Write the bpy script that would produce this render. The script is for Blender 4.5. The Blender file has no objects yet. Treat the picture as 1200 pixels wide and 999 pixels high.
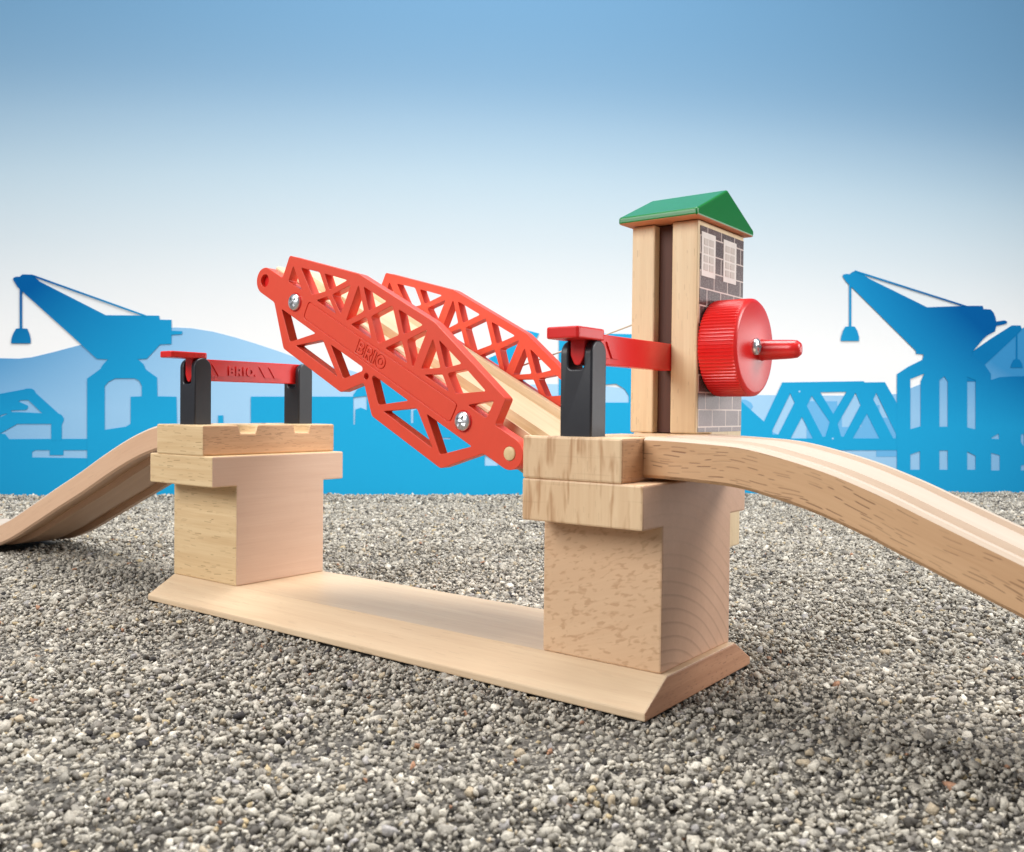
import bpy, bmesh, math, random
import numpy as np
from mathutils import Vector, Matrix

random.seed(7)
S = bpy.context.scene
C = S.collection

# ---------------------------------------------------------------- camera
CAM = Vector((0.30819395, -0.18338387, 0.07196356))
ROT = Matrix(((0.79618992, -0.01895997, 0.60474964),
              (0.60496581, 0.00859485, -0.79620506),
              (0.00989829, 0.99978330, 0.01831326)))
FPX = 1054.71            # focal length in pixels of a 1200 px wide picture
camd = bpy.data.cameras.new("camera")
cam = bpy.data.objects.new("camera", camd)
C.objects.link(cam)
M4 = ROT.to_4x4(); M4.translation = CAM
cam.matrix_world = M4
camd.sensor_width = 36.0
camd.lens = 36.0 * FPX / 1200.0
camd.clip_start = 0.005
camd.clip_end = 20.0
S.camera = cam
camd.dof.use_dof = True; camd.dof.focus_distance = 0.30; camd.dof.aperture_fstop = 48.0

# ---------------------------------------------------------------- world, lights, exposure
w = bpy.data.worlds.new("World"); S.world = w; w.use_nodes = True
bg = w.node_tree.nodes["Background"]
bg.inputs[0].default_value = (0.86, 0.92, 1.0, 1); bg.inputs[1].default_value = 0.26

def area(name, loc, aim, sx, sy, watts, col=(1, 1, 1)):
    l = bpy.data.lights.new(name, 'AREA'); l.shape = 'RECTANGLE'
    l.size = sx; l.size_y = sy; l.energy = watts; l.color = col
    o = bpy.data.objects.new(name, l); C.objects.link(o)
    o.location = loc
    o.rotation_euler = (Vector(aim) - Vector(loc)).to_track_quat('-Z', 'Y').to_euler()
    return o
area("overhead_softbox", (0.10, 0.14, 0.80), (0.12, 0.07, 0.0), 0.48, 0.45, 7.6, (1, 0.985, 0.96))
area("front_softbox", (-0.12, -0.70, 0.50), (0.12, 0.05, 0.06), 0.55, 0.45, 7.2, (1, 0.985, 0.965))
area("side_softbox", (0.88, 0.42, 0.46), (0.12, 0.04, 0.05), 0.36, 0.30, 4.8, (1, 0.99, 0.97))
area("low_strip_softbox", (0.56, 0.55, 0.105), (0.14, 0.04, 0.085), 0.46, 0.17, 0.75, (1, 0.99, 0.98))
area("backdrop_light", (0.46, 0.24, 1.00), (0.10, 0.72, 0.10), 1.3, 0.3, 2.9)

S.view_settings.view_transform = 'Standard'
S.view_settings.look = 'None'
S.view_settings.exposure = 0.0
S.view_settings.gamma = 1.0
S.cycles.use_denoising = True
S.cycles.max_bounces = 8
S.cycles.caustics_reflective = False
S.cycles.caustics_refractive = False

# ---------------------------------------------------------------- helpers: objects
def link(name, me, mats=None, parent=None):
    o = bpy.data.objects.new(name, me); C.objects.link(o)
    if mats:
        for m in (mats if isinstance(mats, (list, tuple)) else [mats]):
            me.materials.append(m)
    if parent: o.parent = parent
    return o

def tag(o, label, cat, group=None, kind=None):
    o["label"] = label; o["category"] = cat
    if group: o["group"] = group
    if kind: o["kind"] = kind
    return o

def mesh(name, v, f):
    me = bpy.data.meshes.new(name); me.from_pydata(v, [], f); me.update()
    bm = bmesh.new(); bm.from_mesh(me)
    bmesh.ops.recalc_face_normals(bm, faces=bm.faces)
    bm.to_mesh(me); bm.free()
    return me

def prism(name, poly, axis, a, b):
    """poly: 2D outline; axis 'X': (y,z) outline run along x; 'Y': (x,z); 'Z': (x,y)."""
    def P(p, t):
        return {'X': (t, p[0], p[1]), 'Y': (p[0], t, p[1]), 'Z': (p[0], p[1], t)}[axis]
    n = len(poly)
    v = [P(p, a) for p in poly] + [P(p, b) for p in poly]
    f = [tuple(range(n)), tuple(range(2 * n - 1, n - 1, -1))]
    f += [(i, (i + 1) % n, n + (i + 1) % n, n + i) for i in range(n)]
    return mesh(name, v, f)

def boxm(name, x0, x1, y0, y1, z0, z1):
    return prism(name, [(x0, y0), (x1, y0), (x1, y1), (x0, y1)], 'Z', z0, z1)

def boolean(me, cut, op='DIFFERENCE'):
    a = bpy.data.objects.new("tmp_a", me); b = bpy.data.objects.new("tmp_b", cut)
    C.objects.link(a); C.objects.link(b)
    m = a.modifiers.new("b", 'BOOLEAN'); m.object = b; m.operation = op; m.solver = 'EXACT'
    dg = bpy.context.evaluated_depsgraph_get()
    out = bpy.data.meshes.new_from_object(a.evaluated_get(dg))
    bpy.data.objects.remove(a); bpy.data.objects.remove(b)
    return out

def bevel(o, w, seg=2, ang=35):
    m = o.modifiers.new("bevel", 'BEVEL'); m.width = w; m.segments = seg
    m.limit_method = 'ANGLE'; m.angle_limit = math.radians(ang)
    m.harden_normals = False
    return o

def smooth(me, ang=40):
    me.polygons.foreach_set("use_smooth", [True] * len(me.polygons))
    try: me.set_sharp_from_angle(angle=math.radians(ang))
    except Exception: pass
    return me

def curve_plate(name, contours, thick, bev=0.0, off=0.0):
    """filled outline with holes in the local XZ plane, front at y=0, back at y=thick"""
    cu = bpy.data.curves.new(name, 'CURVE'); cu.dimensions = '2D'; cu.fill_mode = 'BOTH'
    cu.extrude = thick / 2 - bev; cu.bevel_depth = bev; cu.bevel_resolution = 1; cu.offset = off - bev
    for c in contours:
        sp = cu.splines.new('POLY'); sp.points.add(len(c) - 1); sp.use_cyclic_u = True
        for p, q in zip(sp.points, c): p.co = (q[0], q[1], 0, 1)
    o = bpy.data.objects.new("tmp_c", cu); C.objects.link(o)
    dg = bpy.context.evaluated_depsgraph_get()
    me = bpy.data.meshes.new_from_object(o.evaluated_get(dg))
    bpy.data.objects.remove(o); bpy.data.curves.remove(cu)
    me.transform(Matrix(((1, 0, 0, 0), (0, 0, -1, thick / 2), (0, 1, 0, 0), (0, 0, 0, 1))))
    return me

def text_mesh(txt, size, thick, bev=0.0, bold=0.0):
    cu = bpy.data.curves.new("text", 'FONT'); cu.body = txt; cu.size = size
    cu.align_x = 'CENTER'; cu.align_y = 'CENTER'; cu.extrude = thick / 2; cu.bevel_depth = bev; cu.offset = bold
    o = bpy.data.objects.new("tmp_t", cu); C.objects.link(o)
    dg = bpy.context.evaluated_depsgraph_get()
    me = bpy.data.meshes.new_from_object(o.evaluated_get(dg))
    bpy.data.objects.remove(o); bpy.data.curves.remove(cu)
    return me

def join(meshes):
    bm = bmesh.new()
    for m in meshes: bm.from_mesh(m)
    out = bpy.data.meshes.new("joined"); bm.to_mesh(out); bm.free()
    return out

def fillet(poly, r, seg=3):
    out = []
    n = len(poly)
    for i in range(n):
        p0, p1, p2 = Vector(poly[i - 1]), Vector(poly[i]), Vector(poly[(i + 1) % n])
        a, b = (p0 - p1), (p2 - p1)
        d = min(r, a.length * .45, b.length * .45)
        a = p1 + a.normalized() * d; b = p1 + b.normalized() * d
        for k in range(seg + 1):
            t = k / seg
            out.append(tuple((1 - t) ** 2 * a + 2 * t * (1 - t) * p1 + t * t * b))
    return out

def circle(cx, cy, r, n=24):
    return [(cx + r * math.cos(2 * math.pi * k / n), cy + r * math.sin(2 * math.pi * k / n)) for k in range(n)]

def offset_poly(poly, d):
    """mitred offset; positive grows a counter-clockwise outline"""
    A = sum(poly[i - 1][0] * poly[i][1] - poly[i][0] * poly[i - 1][1] for i in range(len(poly)))
    s = 1 if A > 0 else -1
    out = []; n = len(poly)
    for i in range(n):
        p0, p1, p2 = Vector(poly[i - 1]), Vector(poly[i]), Vector(poly[(i + 1) % n])
        e1 = (p1 - p0).normalized(); e2 = (p2 - p1).normalized()
        n1 = Vector((e1.y, -e1.x)) * s; n2 = Vector((e2.y, -e2.x)) * s
        m = n1 + n2
        k = d / max(0.35, (1 + n1.dot(n2)))
        out.append(tuple(p1 + m * k))
    return out

# ---------------------------------------------------------------- helpers: materials
def lin(r, g, b):
    f = lambda c: (c / 255 / 12.92) if c / 255 <= .04045 else ((c / 255 + .055) / 1.055) ** 2.4
    return (f(r), f(g), f(b), 1)

class NT:
    def __init__(s, name):
        s.m = bpy.data.materials.new(name); s.m.use_nodes = True
        s.t = s.m.node_tree; s.b = s.t.nodes["Principled BSDF"]
    def n(s, kind, **kw):
        x = s.t.nodes.new(kind)
        for k, v in kw.items(): setattr(x, k, v)
        return x
    def l(s, a, b): s.t.links.new(a, b)
    def ramp(s, fac, stops, interp='LINEAR'):
        r = s.n('ShaderNodeValToRGB'); r.color_ramp.interpolation = interp
        e = r.color_ramp.elements
        while len(e) < len(stops): e.new(0.5)
        for el, (p, c) in zip(e, stops):
            el.position = p; el.color = c if len(c) == 4 else (*c, 1)
        s.l(fac, r.inputs[0]); return r.outputs[0]
    def mix(s, fac, a, b, mode='MIX'):
        x = s.n('ShaderNodeMix', data_type='RGBA', blend_type=mode)
        for sock, v in ((x.inputs[0], fac), (x.inputs[6], a), (x.inputs[7], b)):
            if hasattr(v, 'is_output'): s.l(v, sock)
            else: sock.default_value = v
        return x.outputs[2]
    def math(s, op, a, b=None, clamp=False):
        x = s.n('ShaderNodeMath', operation=op); x.use_clamp = clamp
        for sock, v in zip(x.inputs, (a, b)):
            if v is None: continue
            if hasattr(v, 'is_output'): s.l(v, sock)
            else: sock.default_value = v
        return x.outputs[0]
    def mapping(s, vec, scale, loc=(0, 0, 0), rot=(0, 0, 0)):
        m = s.n('ShaderNodeMapping'); s.l(vec, m.inputs[0])
        m.inputs[1].default_value = loc; m.inputs[2].default_value = rot; m.inputs[3].default_value = scale
        return m.outputs[0]
    def noise(s, vec, scale=1.0, detail=3, rough=.55, dist=0.0):
        x = s.n('ShaderNodeTexNoise'); s.l(vec, x.inputs['Vector'])
        x.inputs['Scale'].default_value = scale; x.inputs['Detail'].default_value = detail
        x.inputs['Roughness'].default_value = rough; x.inputs['Distortion'].default_value = dist
        return x.outputs[0]

G0, G1 = (0, 0, 0, 1), (1, 1, 1, 1)

def pale(c, k=.07, g=1.035):
    y = .2126 * c[0] + .7152 * c[1] + .0722 * c[2]
    return tuple(min(.86, (x * (1 - k) + y * k) * g) for x in c[:3]) + (1,)

def wood(name, light, dark, grain='X', coord='Object', streak=.5, fleck=.0, fleck_s=(.22, 2.6), fleck_col=None, fleck_t=.62,
         mottle=0., stripe=0., ring=0., rot=(0, 0, 0), seed=0., rough=.42, scratch=0.):
    """procedural beech; texture space in millimetres, grain along the local first axis"""
    light, dark = pale(light), pale(dark)
    if fleck_col: fleck_col = pale(fleck_col)
    t = NT(name)
    tc = t.n('ShaderNodeTexCoord')
    vec = tc.outputs['UV'] if coord == 'UV' else tc.outputs['Object']
    base_rot = {'X': (0, 0, 0), 'Y': (0, 0, math.pi / 2), 'Z': (0, math.pi / 2, 0)}[grain]
    p = t.mapping(vec, (1000, 1000, 1000), (seed, seed * 1.7, seed * .6), base_rot)
    if any(rot): p = t.mapping(p, (1, 1, 1), (0, 0, 0), rot)
    s1 = t.noise(t.mapping(p, (.018, .33, .33)), 1, 4, .6, .3)
    s2 = t.noise(t.mapping(p, (.05, 1.7, 1.7)), 1, 2, .5)
    f = t.math('ADD', t.math('MULTIPLY', s1, .7), t.math('MULTIPLY', s2, .3))
    f = t.ramp(f, [(.30, G0), (.70, G1)])
    lo = tuple(l * (1 - streak) + d * streak for l, d in zip(light, dark))
    col = t.mix(f, lo, light)
    big = t.noise(t.mapping(p, (.012, .04, .04)), 1, 2, .5)
    col = t.mix(t.math('MULTIPLY', t.ramp(big, [(.35, G0), (.7, G1)]), .35), col, tuple(l * .55 + d * .45 for l, d in zip(light, dark)))
    hgt = f
    if stripe:
        b = t.noise(t.mapping(p, (.07, .28, .28)), 1, 2, .5, .2)
        b = t.ramp(b, [(.52, G0), (.62, G1)])
        b2 = t.noise(t.mapping(p, (.06, 1.1, 1.1)), 1, 2, .5)
        b = t.math('MULTIPLY', b, t.ramp(b2, [(.35, G0), (.6, G1)]))
        col = t.mix(t.math('MULTIPLY', b, stripe), col, tuple(d * .9 for d in dark[:3]) + (1,))
    if mottle:
        b = t.noise(t.mapping(p, (.42, 1.05, 1.05)), 1, 1.5, .45, .4)
        b = t.ramp(b, [(.54, G0), (.68, G1)])
        col = t.mix(t.math('MULTIPLY', b, mottle), col, tuple(d * .82 for d in dark[:3]) + (1,))
    if ring:
        wv = t.n('ShaderNodeTexWave', wave_type='RINGS', rings_direction='X', wave_profile='SAW')
        t.l(t.mapping(p, (1, 1, 1), (0, -9, 22)), wv.inputs['Vector'])
        wv.inputs['Scale'].default_value = .095; wv.inputs['Distortion'].default_value = 2.2
        wv.inputs['Detail'].default_value = 2.5; wv.inputs['Detail Scale'].default_value = .35
        b = t.ramp(wv.outputs[0], [(.0, G0), (.72, (.08, .08, .08, 1)), (.93, G1), (1., (.2, .2, .2, 1))])
        sz = t.n('ShaderNodeSeparateXYZ'); t.l(p, sz.inputs[0])
        fade = t.ramp(t.math('MULTIPLY', sz.outputs[2], .02), [(.5, G1), (.8, (.22, .22, .22, 1))])
        b = t.math('MULTIPLY', b, fade)
        col = t.mix(t.math('MULTIPLY', b, ring), col, tuple(d * .75 for d in dark[:3]) + (1,))
    if fleck:
        # open pores: short dashes along the grain, at random in thin rows
        sx = t.n('ShaderNodeSeparateXYZ'); t.l(p, sx.inputs[0])
        warp = t.math('MULTIPLY', t.noise(t.mapping(p, (.03, .08, .08)), 1, 2, .5), 5.0)
        vv = t.math('DIVIDE', t.math('ADD', t.math('ADD', sx.outputs[1], sx.outputs[2]), warp), fleck_s[1])
        row = t.math('FLOOR', vv)
        wn = t.n('ShaderNodeTexWhiteNoise', noise_dimensions='1D'); t.l(row, wn.inputs['W'])
        xx = t.math('ADD', t.math('DIVIDE', sx.outputs[0], fleck_s[0]), t.math('MULTIPLY', wn.outputs[0], 7.3))
        cell = t.math('FLOOR', xx)
        cx = t.n('ShaderNodeCombineXYZ'); t.l(row, cx.inputs[0]); t.l(cell, cx.inputs[1])
        w2 = t.n('ShaderNodeTexWhiteNoise', noise_dimensions='2D'); t.l(cx.outputs[0], w2.inputs['Vector'])
        fx = t.math('ABSOLUTE', t.math('SUBTRACT', t.math('FRACT', xx), .5))
        fy = t.math('ABSOLUTE', t.math('SUBTRACT', t.math('FRACT', vv), .5))
        sep = t.n('ShaderNodeSeparateColor'); t.l(w2.outputs['Color'], sep.inputs[0])
        half = t.math('ADD', t.math('MULTIPLY', sep.outputs[1], .28), .16)
        mx = t.math('MULTIPLY', t.math('SUBTRACT', half, fx), 9.0, True)
        my = t.math('MULTIPLY', t.math('SUBTRACT', t.math('MULTIPLY', mx, .42), fy), 4.0, True)
        on = t.math('MULTIPLY', t.math('SUBTRACT', w2.outputs['Value'], fleck_t), 3.2, True)
        b = t.math('MULTIPLY', t.math('MULTIPLY', mx, my), on)
        gate = t.ramp(t.noise(t.mapping(p, (.05, .12, .12), (9, 3, 5)), 1, 2, .5), [(.35, (.35, .35, .35, 1)), (.6, G1)])
        b = t.math('MULTIPLY', b, gate)
        fc = fleck_col or tuple(d * .6 for d in dark[:3]) + (1,)
        col = t.mix(t.math('MULTIPLY', b, fleck), col, fc)
        hgt = t.math('SUBTRACT', hgt, t.math('MULTIPLY', b, .8))
    if scratch:
        b = t.noise(t.mapping(p, (.9, .03, .03)), 1, 2, .6)
        b = t.ramp(b, [(.62, G0), (.70, G1)])
        col = t.mix(t.math('MULTIPLY', b, scratch), col, tuple(d * .6 for d in dark[:3]) + (1,))
    t.l(col, t.b.inputs['Base Color'])
    fine = t.noise(t.mapping(p, (.3, 4, 4)), 1, 3, .6)
    bump = t.n('ShaderNodeBump'); bump.inputs['Strength'].default_value = .22; bump.inputs['Distance'].default_value = .00012
    t.l(t.math('ADD', hgt, t.math('MULTIPLY', fine, .6)), bump.inputs['Height'])
    t.l(bump.outputs[0], t.b.inputs['Normal'])
    rr = t.math('ADD', t.math('MULTIPLY', fine, .14), rough - .07)
    t.l(rr, t.b.inputs['Roughness'])
    t.b.inputs['Specular IOR Level'].default_value = .35
    return t.m

def plain(name, col, rough=.4, spec=.5, coat=0., metal=0., sss=0., mott=.05, bump=.05, bs=900., rv=.16):
    t = NT(name)
    tc = t.n('ShaderNodeTexCoord')
    n = t.noise(tc.outputs['Object'], 220, 3, .6)
    c = t.mix(t.ramp(n, [(.3, G0), (.7, G1)]), tuple(x * (1 - mott) for x in col[:3]) + (1,), tuple(min(1, x * (1 + mott)) for x in col[:3]) + (1,))
    t.l(c, t.b.inputs['Base Color'])
    n2 = t.noise(tc.outputs['Object'], bs, 3, .6)
    t.l(t.math('ADD', t.math('MULTIPLY', n2, rv), rough - rv / 2), t.b.inputs['Roughness'])
    b = t.n('ShaderNodeBump'); b.inputs['Strength'].default_value = bump; b.inputs['Distance'].default_value = .0002
    t.l(n2, b.inputs['Height']); t.l(b.outputs[0], t.b.inputs['Normal'])
    t.b.inputs['Specular IOR Level'].default_value = spec
    t.b.inputs['Coat Weight'].default_value = coat; t.b.inputs['Coat Roughness'].default_value = .08
    t.b.inputs['Metallic'].default_value = metal
    if sss:
        t.b.inputs['Subsurface Weight'].default_value = sss
        t.b.inputs['Subsurface Radius'].default_value = (.002, .0006, .0004)
        t.b.inputs['Subsurface Scale'].default_value = .6
    return t.m

BE_L = lin(226, 197, 162); BE_D = lin(186, 142, 102)        # warm beech
PK_L = lin(228, 196, 172); PK_D = lin(200, 156, 130)       # pinkish beech
YE_L = lin(230, 202, 156); YE_D = lin(192, 150, 98)        # yellow beech

M = {}
M['base'] = wood("beech_plank", lin(230, 204, 168), BE_D, 'X', fleck=0.35, fleck_s=(7, 0.5), fleck_t=0.8, streak=.4)
M['base_end'] = wood("beech_end_grain", lin(200, 148, 112), lin(150, 98, 68), 'Y', streak=.6, fleck=0.4, fleck_t=0.6, fleck_s=(3, 0.5), rough=.5)
M['dash'] = wood("beech_with_pores", YE_L, YE_D, 'X', fleck=0.75, fleck_s=(6, 0.55), fleck_t=0.68, streak=.65, seed=3)
M['smooth'] = wood("pink_beech", PK_L, PK_D, 'Y', streak=.42, fleck=.12, fleck_s=(7, .5), fleck_t=.85, rot=(math.radians(38), 0, 0), seed=11)
M['mottle'] = wood("mottled_beech", lin(222, 186, 148), lin(186, 136, 94), 'X', streak=.25, mottle=.44, rot=(0, math.radians(18), 0), seed=5)
M['ring'] = wood("beech_with_growth_rings", lin(214, 172, 142), lin(150, 100, 74), 'X', streak=.15, ring=.32, seed=0)
M['stripe'] = wood("striped_beech", lin(232, 200, 158), lin(196, 148, 104), 'Z', streak=.45, stripe=.9, scratch=.12, fleck=0.3, fleck_s=(4, 0.5), fleck_t=0.75, seed=2)
M['cap_end'] = wood("beech_cap_end", lin(198, 150, 108), lin(140, 94, 60), 'Y', streak=.6, fleck=0.6, fleck_s=(3, 0.45), fleck_t=0.55, scratch=.4, seed=8)
M['diag'] = wood("beech_diagonal_grain", lin(222, 180, 138), lin(180, 128, 88), 'Y', streak=.65, fleck=0.6, fleck_s=(4.5, 0.5), fleck_t=0.55, rot=(math.radians(-42), 0, 0), seed=21)
M['tower'] = wood("pale_beech_upright", lin(232, 210, 170), lin(202, 164, 116), 'Z', streak=.55, fleck=0.45, fleck_s=(4.5, 0.5), fleck_t=0.72, seed=4)
M['ramp'] = wood("ramp_beech", lin(218, 176, 132), lin(178, 124, 80), 'X', 'UV', streak=.4, fleck=0.68, fleck_s=(7.5, .42), fleck_t=.5, fleck_col=lin(104, 62, 34), seed=6)
M['ramp_top'] = wood("ramp_beech_top", lin(208, 190, 170), lin(184, 150, 120), 'X', 'UV', streak=.4, seed=9, rough=.38)
M['ramp_pink'] = wood("ramp_pink_beech", lin(224, 184, 150), lin(190, 140, 104), 'X', 'UV', streak=.35, fleck=0.3, fleck_s=(8, 0.5), fleck_t=0.8, seed=14)
M['deck'] = wood("pale_deck_wood", lin(228, 210, 172), lin(196, 160, 112), 'X', streak=.7, seed=7)
M['dowel'] = wood("dowel_wood", lin(232, 206, 152), BE_D, 'Y', streak=.4)
M['red'] = plain("red_plastic", (.78, .075, .036, 1), .36, .5, sss=.1, mott=.02, bump=.03, rv=.08)
M['red_deep'] = plain("glossy_red_plastic", (.70, .018, .016, 1), .26, .5, sss=.06, mott=.02, bump=.012, bs=300, rv=.05)
M['black'] = plain("charcoal_plastic", (.022, .023, .029, 1), .36, .45, bump=.06, rv=.08)
M['green'] = plain("glossy_green_paint", (.003, .18, .030, 1), .24, .42, coat=.0, bump=.02, mott=.02, rv=.06)
M['under'] = plain("bare_roof_underside", lin(196, 134, 98), .6, .3)
M['chrome'] = plain("bright_steel", (.80, .81, .83, 1), .30, .5, metal=1.0, bump=.02)
M['dark'] = plain("dark_recess_steel", (.035, .04, .05, 1), .55, .3, metal=.3)
M['slot_brown'] = wood("dark_slot_brown", lin(92, 56, 42), lin(66, 38, 30), 'Z', streak=.6, rough=.6)
M['cord'] = plain("pale_cord", lin(205, 200, 188), .8, .2)

def assign_by_normal(me, rules, default=0):
    for p in me.polygons:
        p.material_index = default
        for test, idx in rules:
            if test(p.normal, p.center): p.material_index = idx; break

# ---------------------------------------------------------------- setting: ground and sky
BA = Vector((-0.45000, 0.14064)); BB = Vector((0.18254, 0.76870))      # foot of the backdrop, left and right frame edge
BT = (BB - BA).normalized(); BN = Vector((BT.y, -BT.x))                # along it, and towards the camera
t = NT("ground_grit")
tc = t.n('ShaderNodeTexCoord')
n1 = t.noise(tc.outputs['Object'], 520, 4, .7)
c = t.ramp(n1, [(.3, lin(44, 41, 38)), (.5, lin(92, 88, 82)), (.7, lin(150, 145, 136))])
t.l(c, t.b.inputs['Base Color']); t.b.inputs['Roughness'].default_value = .9
b = t.n('ShaderNodeBump'); b.inputs['Strength'].default_value = .8; b.inputs['Distance'].default_value = .001
t.l(n1, b.inputs['Height']); t.l(b.outputs[0], t.b.inputs['Normal'])
gm = mesh("ground", [(-3, -3, -.0012), (3, -3, -.0012), (3, 3, -.0012), (-3, 3, -.0012)], [(0, 1, 2, 3)])
g = link("ground", gm, t.m); g["kind"] = "structure"; g["label"] = "grey grit bed under the loose gravel"

# sky: a graduated studio backdrop, blue above and white at the horizon
def board(u, z, off): 
    q = BA + BT * u + BN * off
    return (q.x, q.y, z)
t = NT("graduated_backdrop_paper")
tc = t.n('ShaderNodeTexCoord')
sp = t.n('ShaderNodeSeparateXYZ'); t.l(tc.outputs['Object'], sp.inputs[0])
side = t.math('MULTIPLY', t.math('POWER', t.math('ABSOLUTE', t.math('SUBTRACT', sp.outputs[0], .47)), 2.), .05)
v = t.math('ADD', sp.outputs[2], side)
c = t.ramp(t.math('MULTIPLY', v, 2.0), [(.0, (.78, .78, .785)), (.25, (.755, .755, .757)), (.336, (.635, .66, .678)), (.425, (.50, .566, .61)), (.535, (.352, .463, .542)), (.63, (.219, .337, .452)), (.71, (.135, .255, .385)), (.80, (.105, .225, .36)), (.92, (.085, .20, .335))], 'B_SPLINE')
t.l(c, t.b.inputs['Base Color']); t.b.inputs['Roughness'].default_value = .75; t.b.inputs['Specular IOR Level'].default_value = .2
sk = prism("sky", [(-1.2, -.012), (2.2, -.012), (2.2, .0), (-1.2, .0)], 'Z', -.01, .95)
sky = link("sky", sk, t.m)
def place_on_board(o, off):
    ang = math.atan2(BT.y, BT.x)
    q = BA + BN * off
    o.location = (q.x, q.y, 0); o.rotation_euler = (0, 0, ang)
# local frame: x along the board, -y towards the camera, z up
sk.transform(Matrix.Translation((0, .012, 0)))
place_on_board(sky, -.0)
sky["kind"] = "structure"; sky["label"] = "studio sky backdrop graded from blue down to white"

def px(x, y, off):
    """picture point of the 1200x999 photograph -> (along, up) on the backdrop plane"""
    d = ROT @ Vector(((x - 600) / FPX, (499.5 - y) / FPX, -1))
    o2 = BA + BN * off
    k = ((o2 - CAM.xy).dot(BN)) / (d.xy.dot(BN))
    P = CAM + d * k
    return ((P.xy - o2).dot(BT), P.z)

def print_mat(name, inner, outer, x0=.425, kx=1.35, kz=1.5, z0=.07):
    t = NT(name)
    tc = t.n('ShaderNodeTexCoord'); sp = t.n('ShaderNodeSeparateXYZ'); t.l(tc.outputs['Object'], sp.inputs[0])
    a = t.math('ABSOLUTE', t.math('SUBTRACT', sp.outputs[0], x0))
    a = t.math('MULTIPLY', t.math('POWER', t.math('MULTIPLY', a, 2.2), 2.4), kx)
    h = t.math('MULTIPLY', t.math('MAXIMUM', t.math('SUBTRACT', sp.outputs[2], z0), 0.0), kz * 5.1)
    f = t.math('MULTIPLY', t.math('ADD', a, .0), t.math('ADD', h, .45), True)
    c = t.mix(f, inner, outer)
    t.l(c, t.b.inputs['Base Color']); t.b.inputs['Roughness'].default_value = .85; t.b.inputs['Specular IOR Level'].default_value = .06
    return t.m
M['print'] = print_mat("harbour_blue_print", lin(34, 160, 207), lin(0, 80, 140), kx=.8, kz=2.3, z0=.06)
M['print_hill'] = print_mat("hill_blue_print", lin(164, 202, 230), lin(52, 128, 178))
M['print_mid'] = print_mat("mid_blue_print", lin(112, 178, 222), lin(60, 130, 180))
M['print_teal'] = print_mat("far_teal_print", lin(24, 132, 184), lin(8, 104, 158))

def cutout(name, outline, holes, layer, mat, kind=None):
    off = .00025 + layer * .0001
    cs = [[px(x, y, off) for x, y in outline]] + [[px(x, y, off) for x, y in h] for h in holes]
    me = curve_plate(name, cs, .0002)
    o = link(name, me, mat)
    place_on_board(o, off)
    if kind: o["kind"] = kind
    return o

def Z(ox, oy, s):
    return lambda pts: [(ox + x * s, oy + y * s) for x, y in pts]
def thick(p, q, w0, w1=None):
    w1 = w1 or w0
    d = Vector(q) - Vector(p); n = Vector((-d.y, d.x)).normalized()
    return [tuple(Vector(p) + n * w0), tuple(Vector(q) + n * w1), tuple(Vector(q) - n * w1), tuple(Vector(p) - n * w0)]

# hills
hl = [(-160, 395), (-80, 412), (0, 420), (22, 420.5), (37, 419), (62, 413), (96, 404), (140, 392), (180, 385.5), (205, 384), (225, 385), (250, 389), (275, 395.5), (300, 403), (330, 413), (350, 420.5), (380, 428), (410, 434), (430, 440), (436, 590), (-160, 590)]
o = cutout("hill", hl, [], 0, M['print_hill'], "structure"); o["label"] = "pale blue rounded hill printed behind the left crane"
hr = [(432, 452), (560, 454), (640, 450), (700, 452), (760, 458), (868, 463), (1000, 464), (1050, 462), (1075, 452), (1105, 440), (1135, 426), (1160, 408), (1185, 392), (1215, 376), (1260, 358), (1340, 340), (1340, 590), (432, 590)]
o = cutout("hill", hr, [], 0, M['print_hill'], "structure"); o["label"] = "pale blue shore rising to a hill at the right edge"
# mid tone shapes
zr = Z(850, 420, .18333)
o = cutout("shore_trees", zr([(20, 262), (130, 265), (165, 285), (178, 310), (150, 350), (118, 375), (105, 400), (160, 455), (205, 432), (230, 436), (280, 450), (300, 470), (340, 490), (340, 560), (20, 560)]), [], 2, M['print_mid'])
tag(o, "mid blue wooded shore silhouette right of the brick tower", "shore silhouette")
o = cutout("warehouse", zr([(520, 275), (715, 275), (715, 300), (745, 330), (745, 440), (870, 440), (870, 300), (985, 300), (985, 380), (1080, 380), (1140, 400), (1140, 630), (965, 630), (965, 590), (720, 590), (520, 520)]), [], 2, M['print_mid'])
tag(o, "mid blue warehouse silhouette seen through the blue truss bridge", "warehouse silhouette")
# small far crane at the right edge
z7 = Z(860, 300, .283333)
jib = z7([(940, 420), (985, 398), (1060, 345), (1150, 288), (1186, 288), (1192, 304), (1172, 326), (1025, 462), (1000, 520), (930, 520)])
o = cutout("crane_silhouette", jib, [], 3, M['print_teal'])
tag(o, "small teal crane silhouette peeking out at the right edge", "crane silhouette")
p = cutout("hook", z7([(1167, 318), (1173, 318), (1173, 426), (1182, 430), (1192, 448), (1195, 463), (1145, 463), (1148, 448), (1158, 430), (1167, 426)]), [], 4, M['print_teal'])
def adopt(ch, par):
    bpy.context.view_layer.update()
    ch.parent = par; ch.matrix_parent_inverse = par.matrix_world.inverted()
adopt(p, o)
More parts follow.
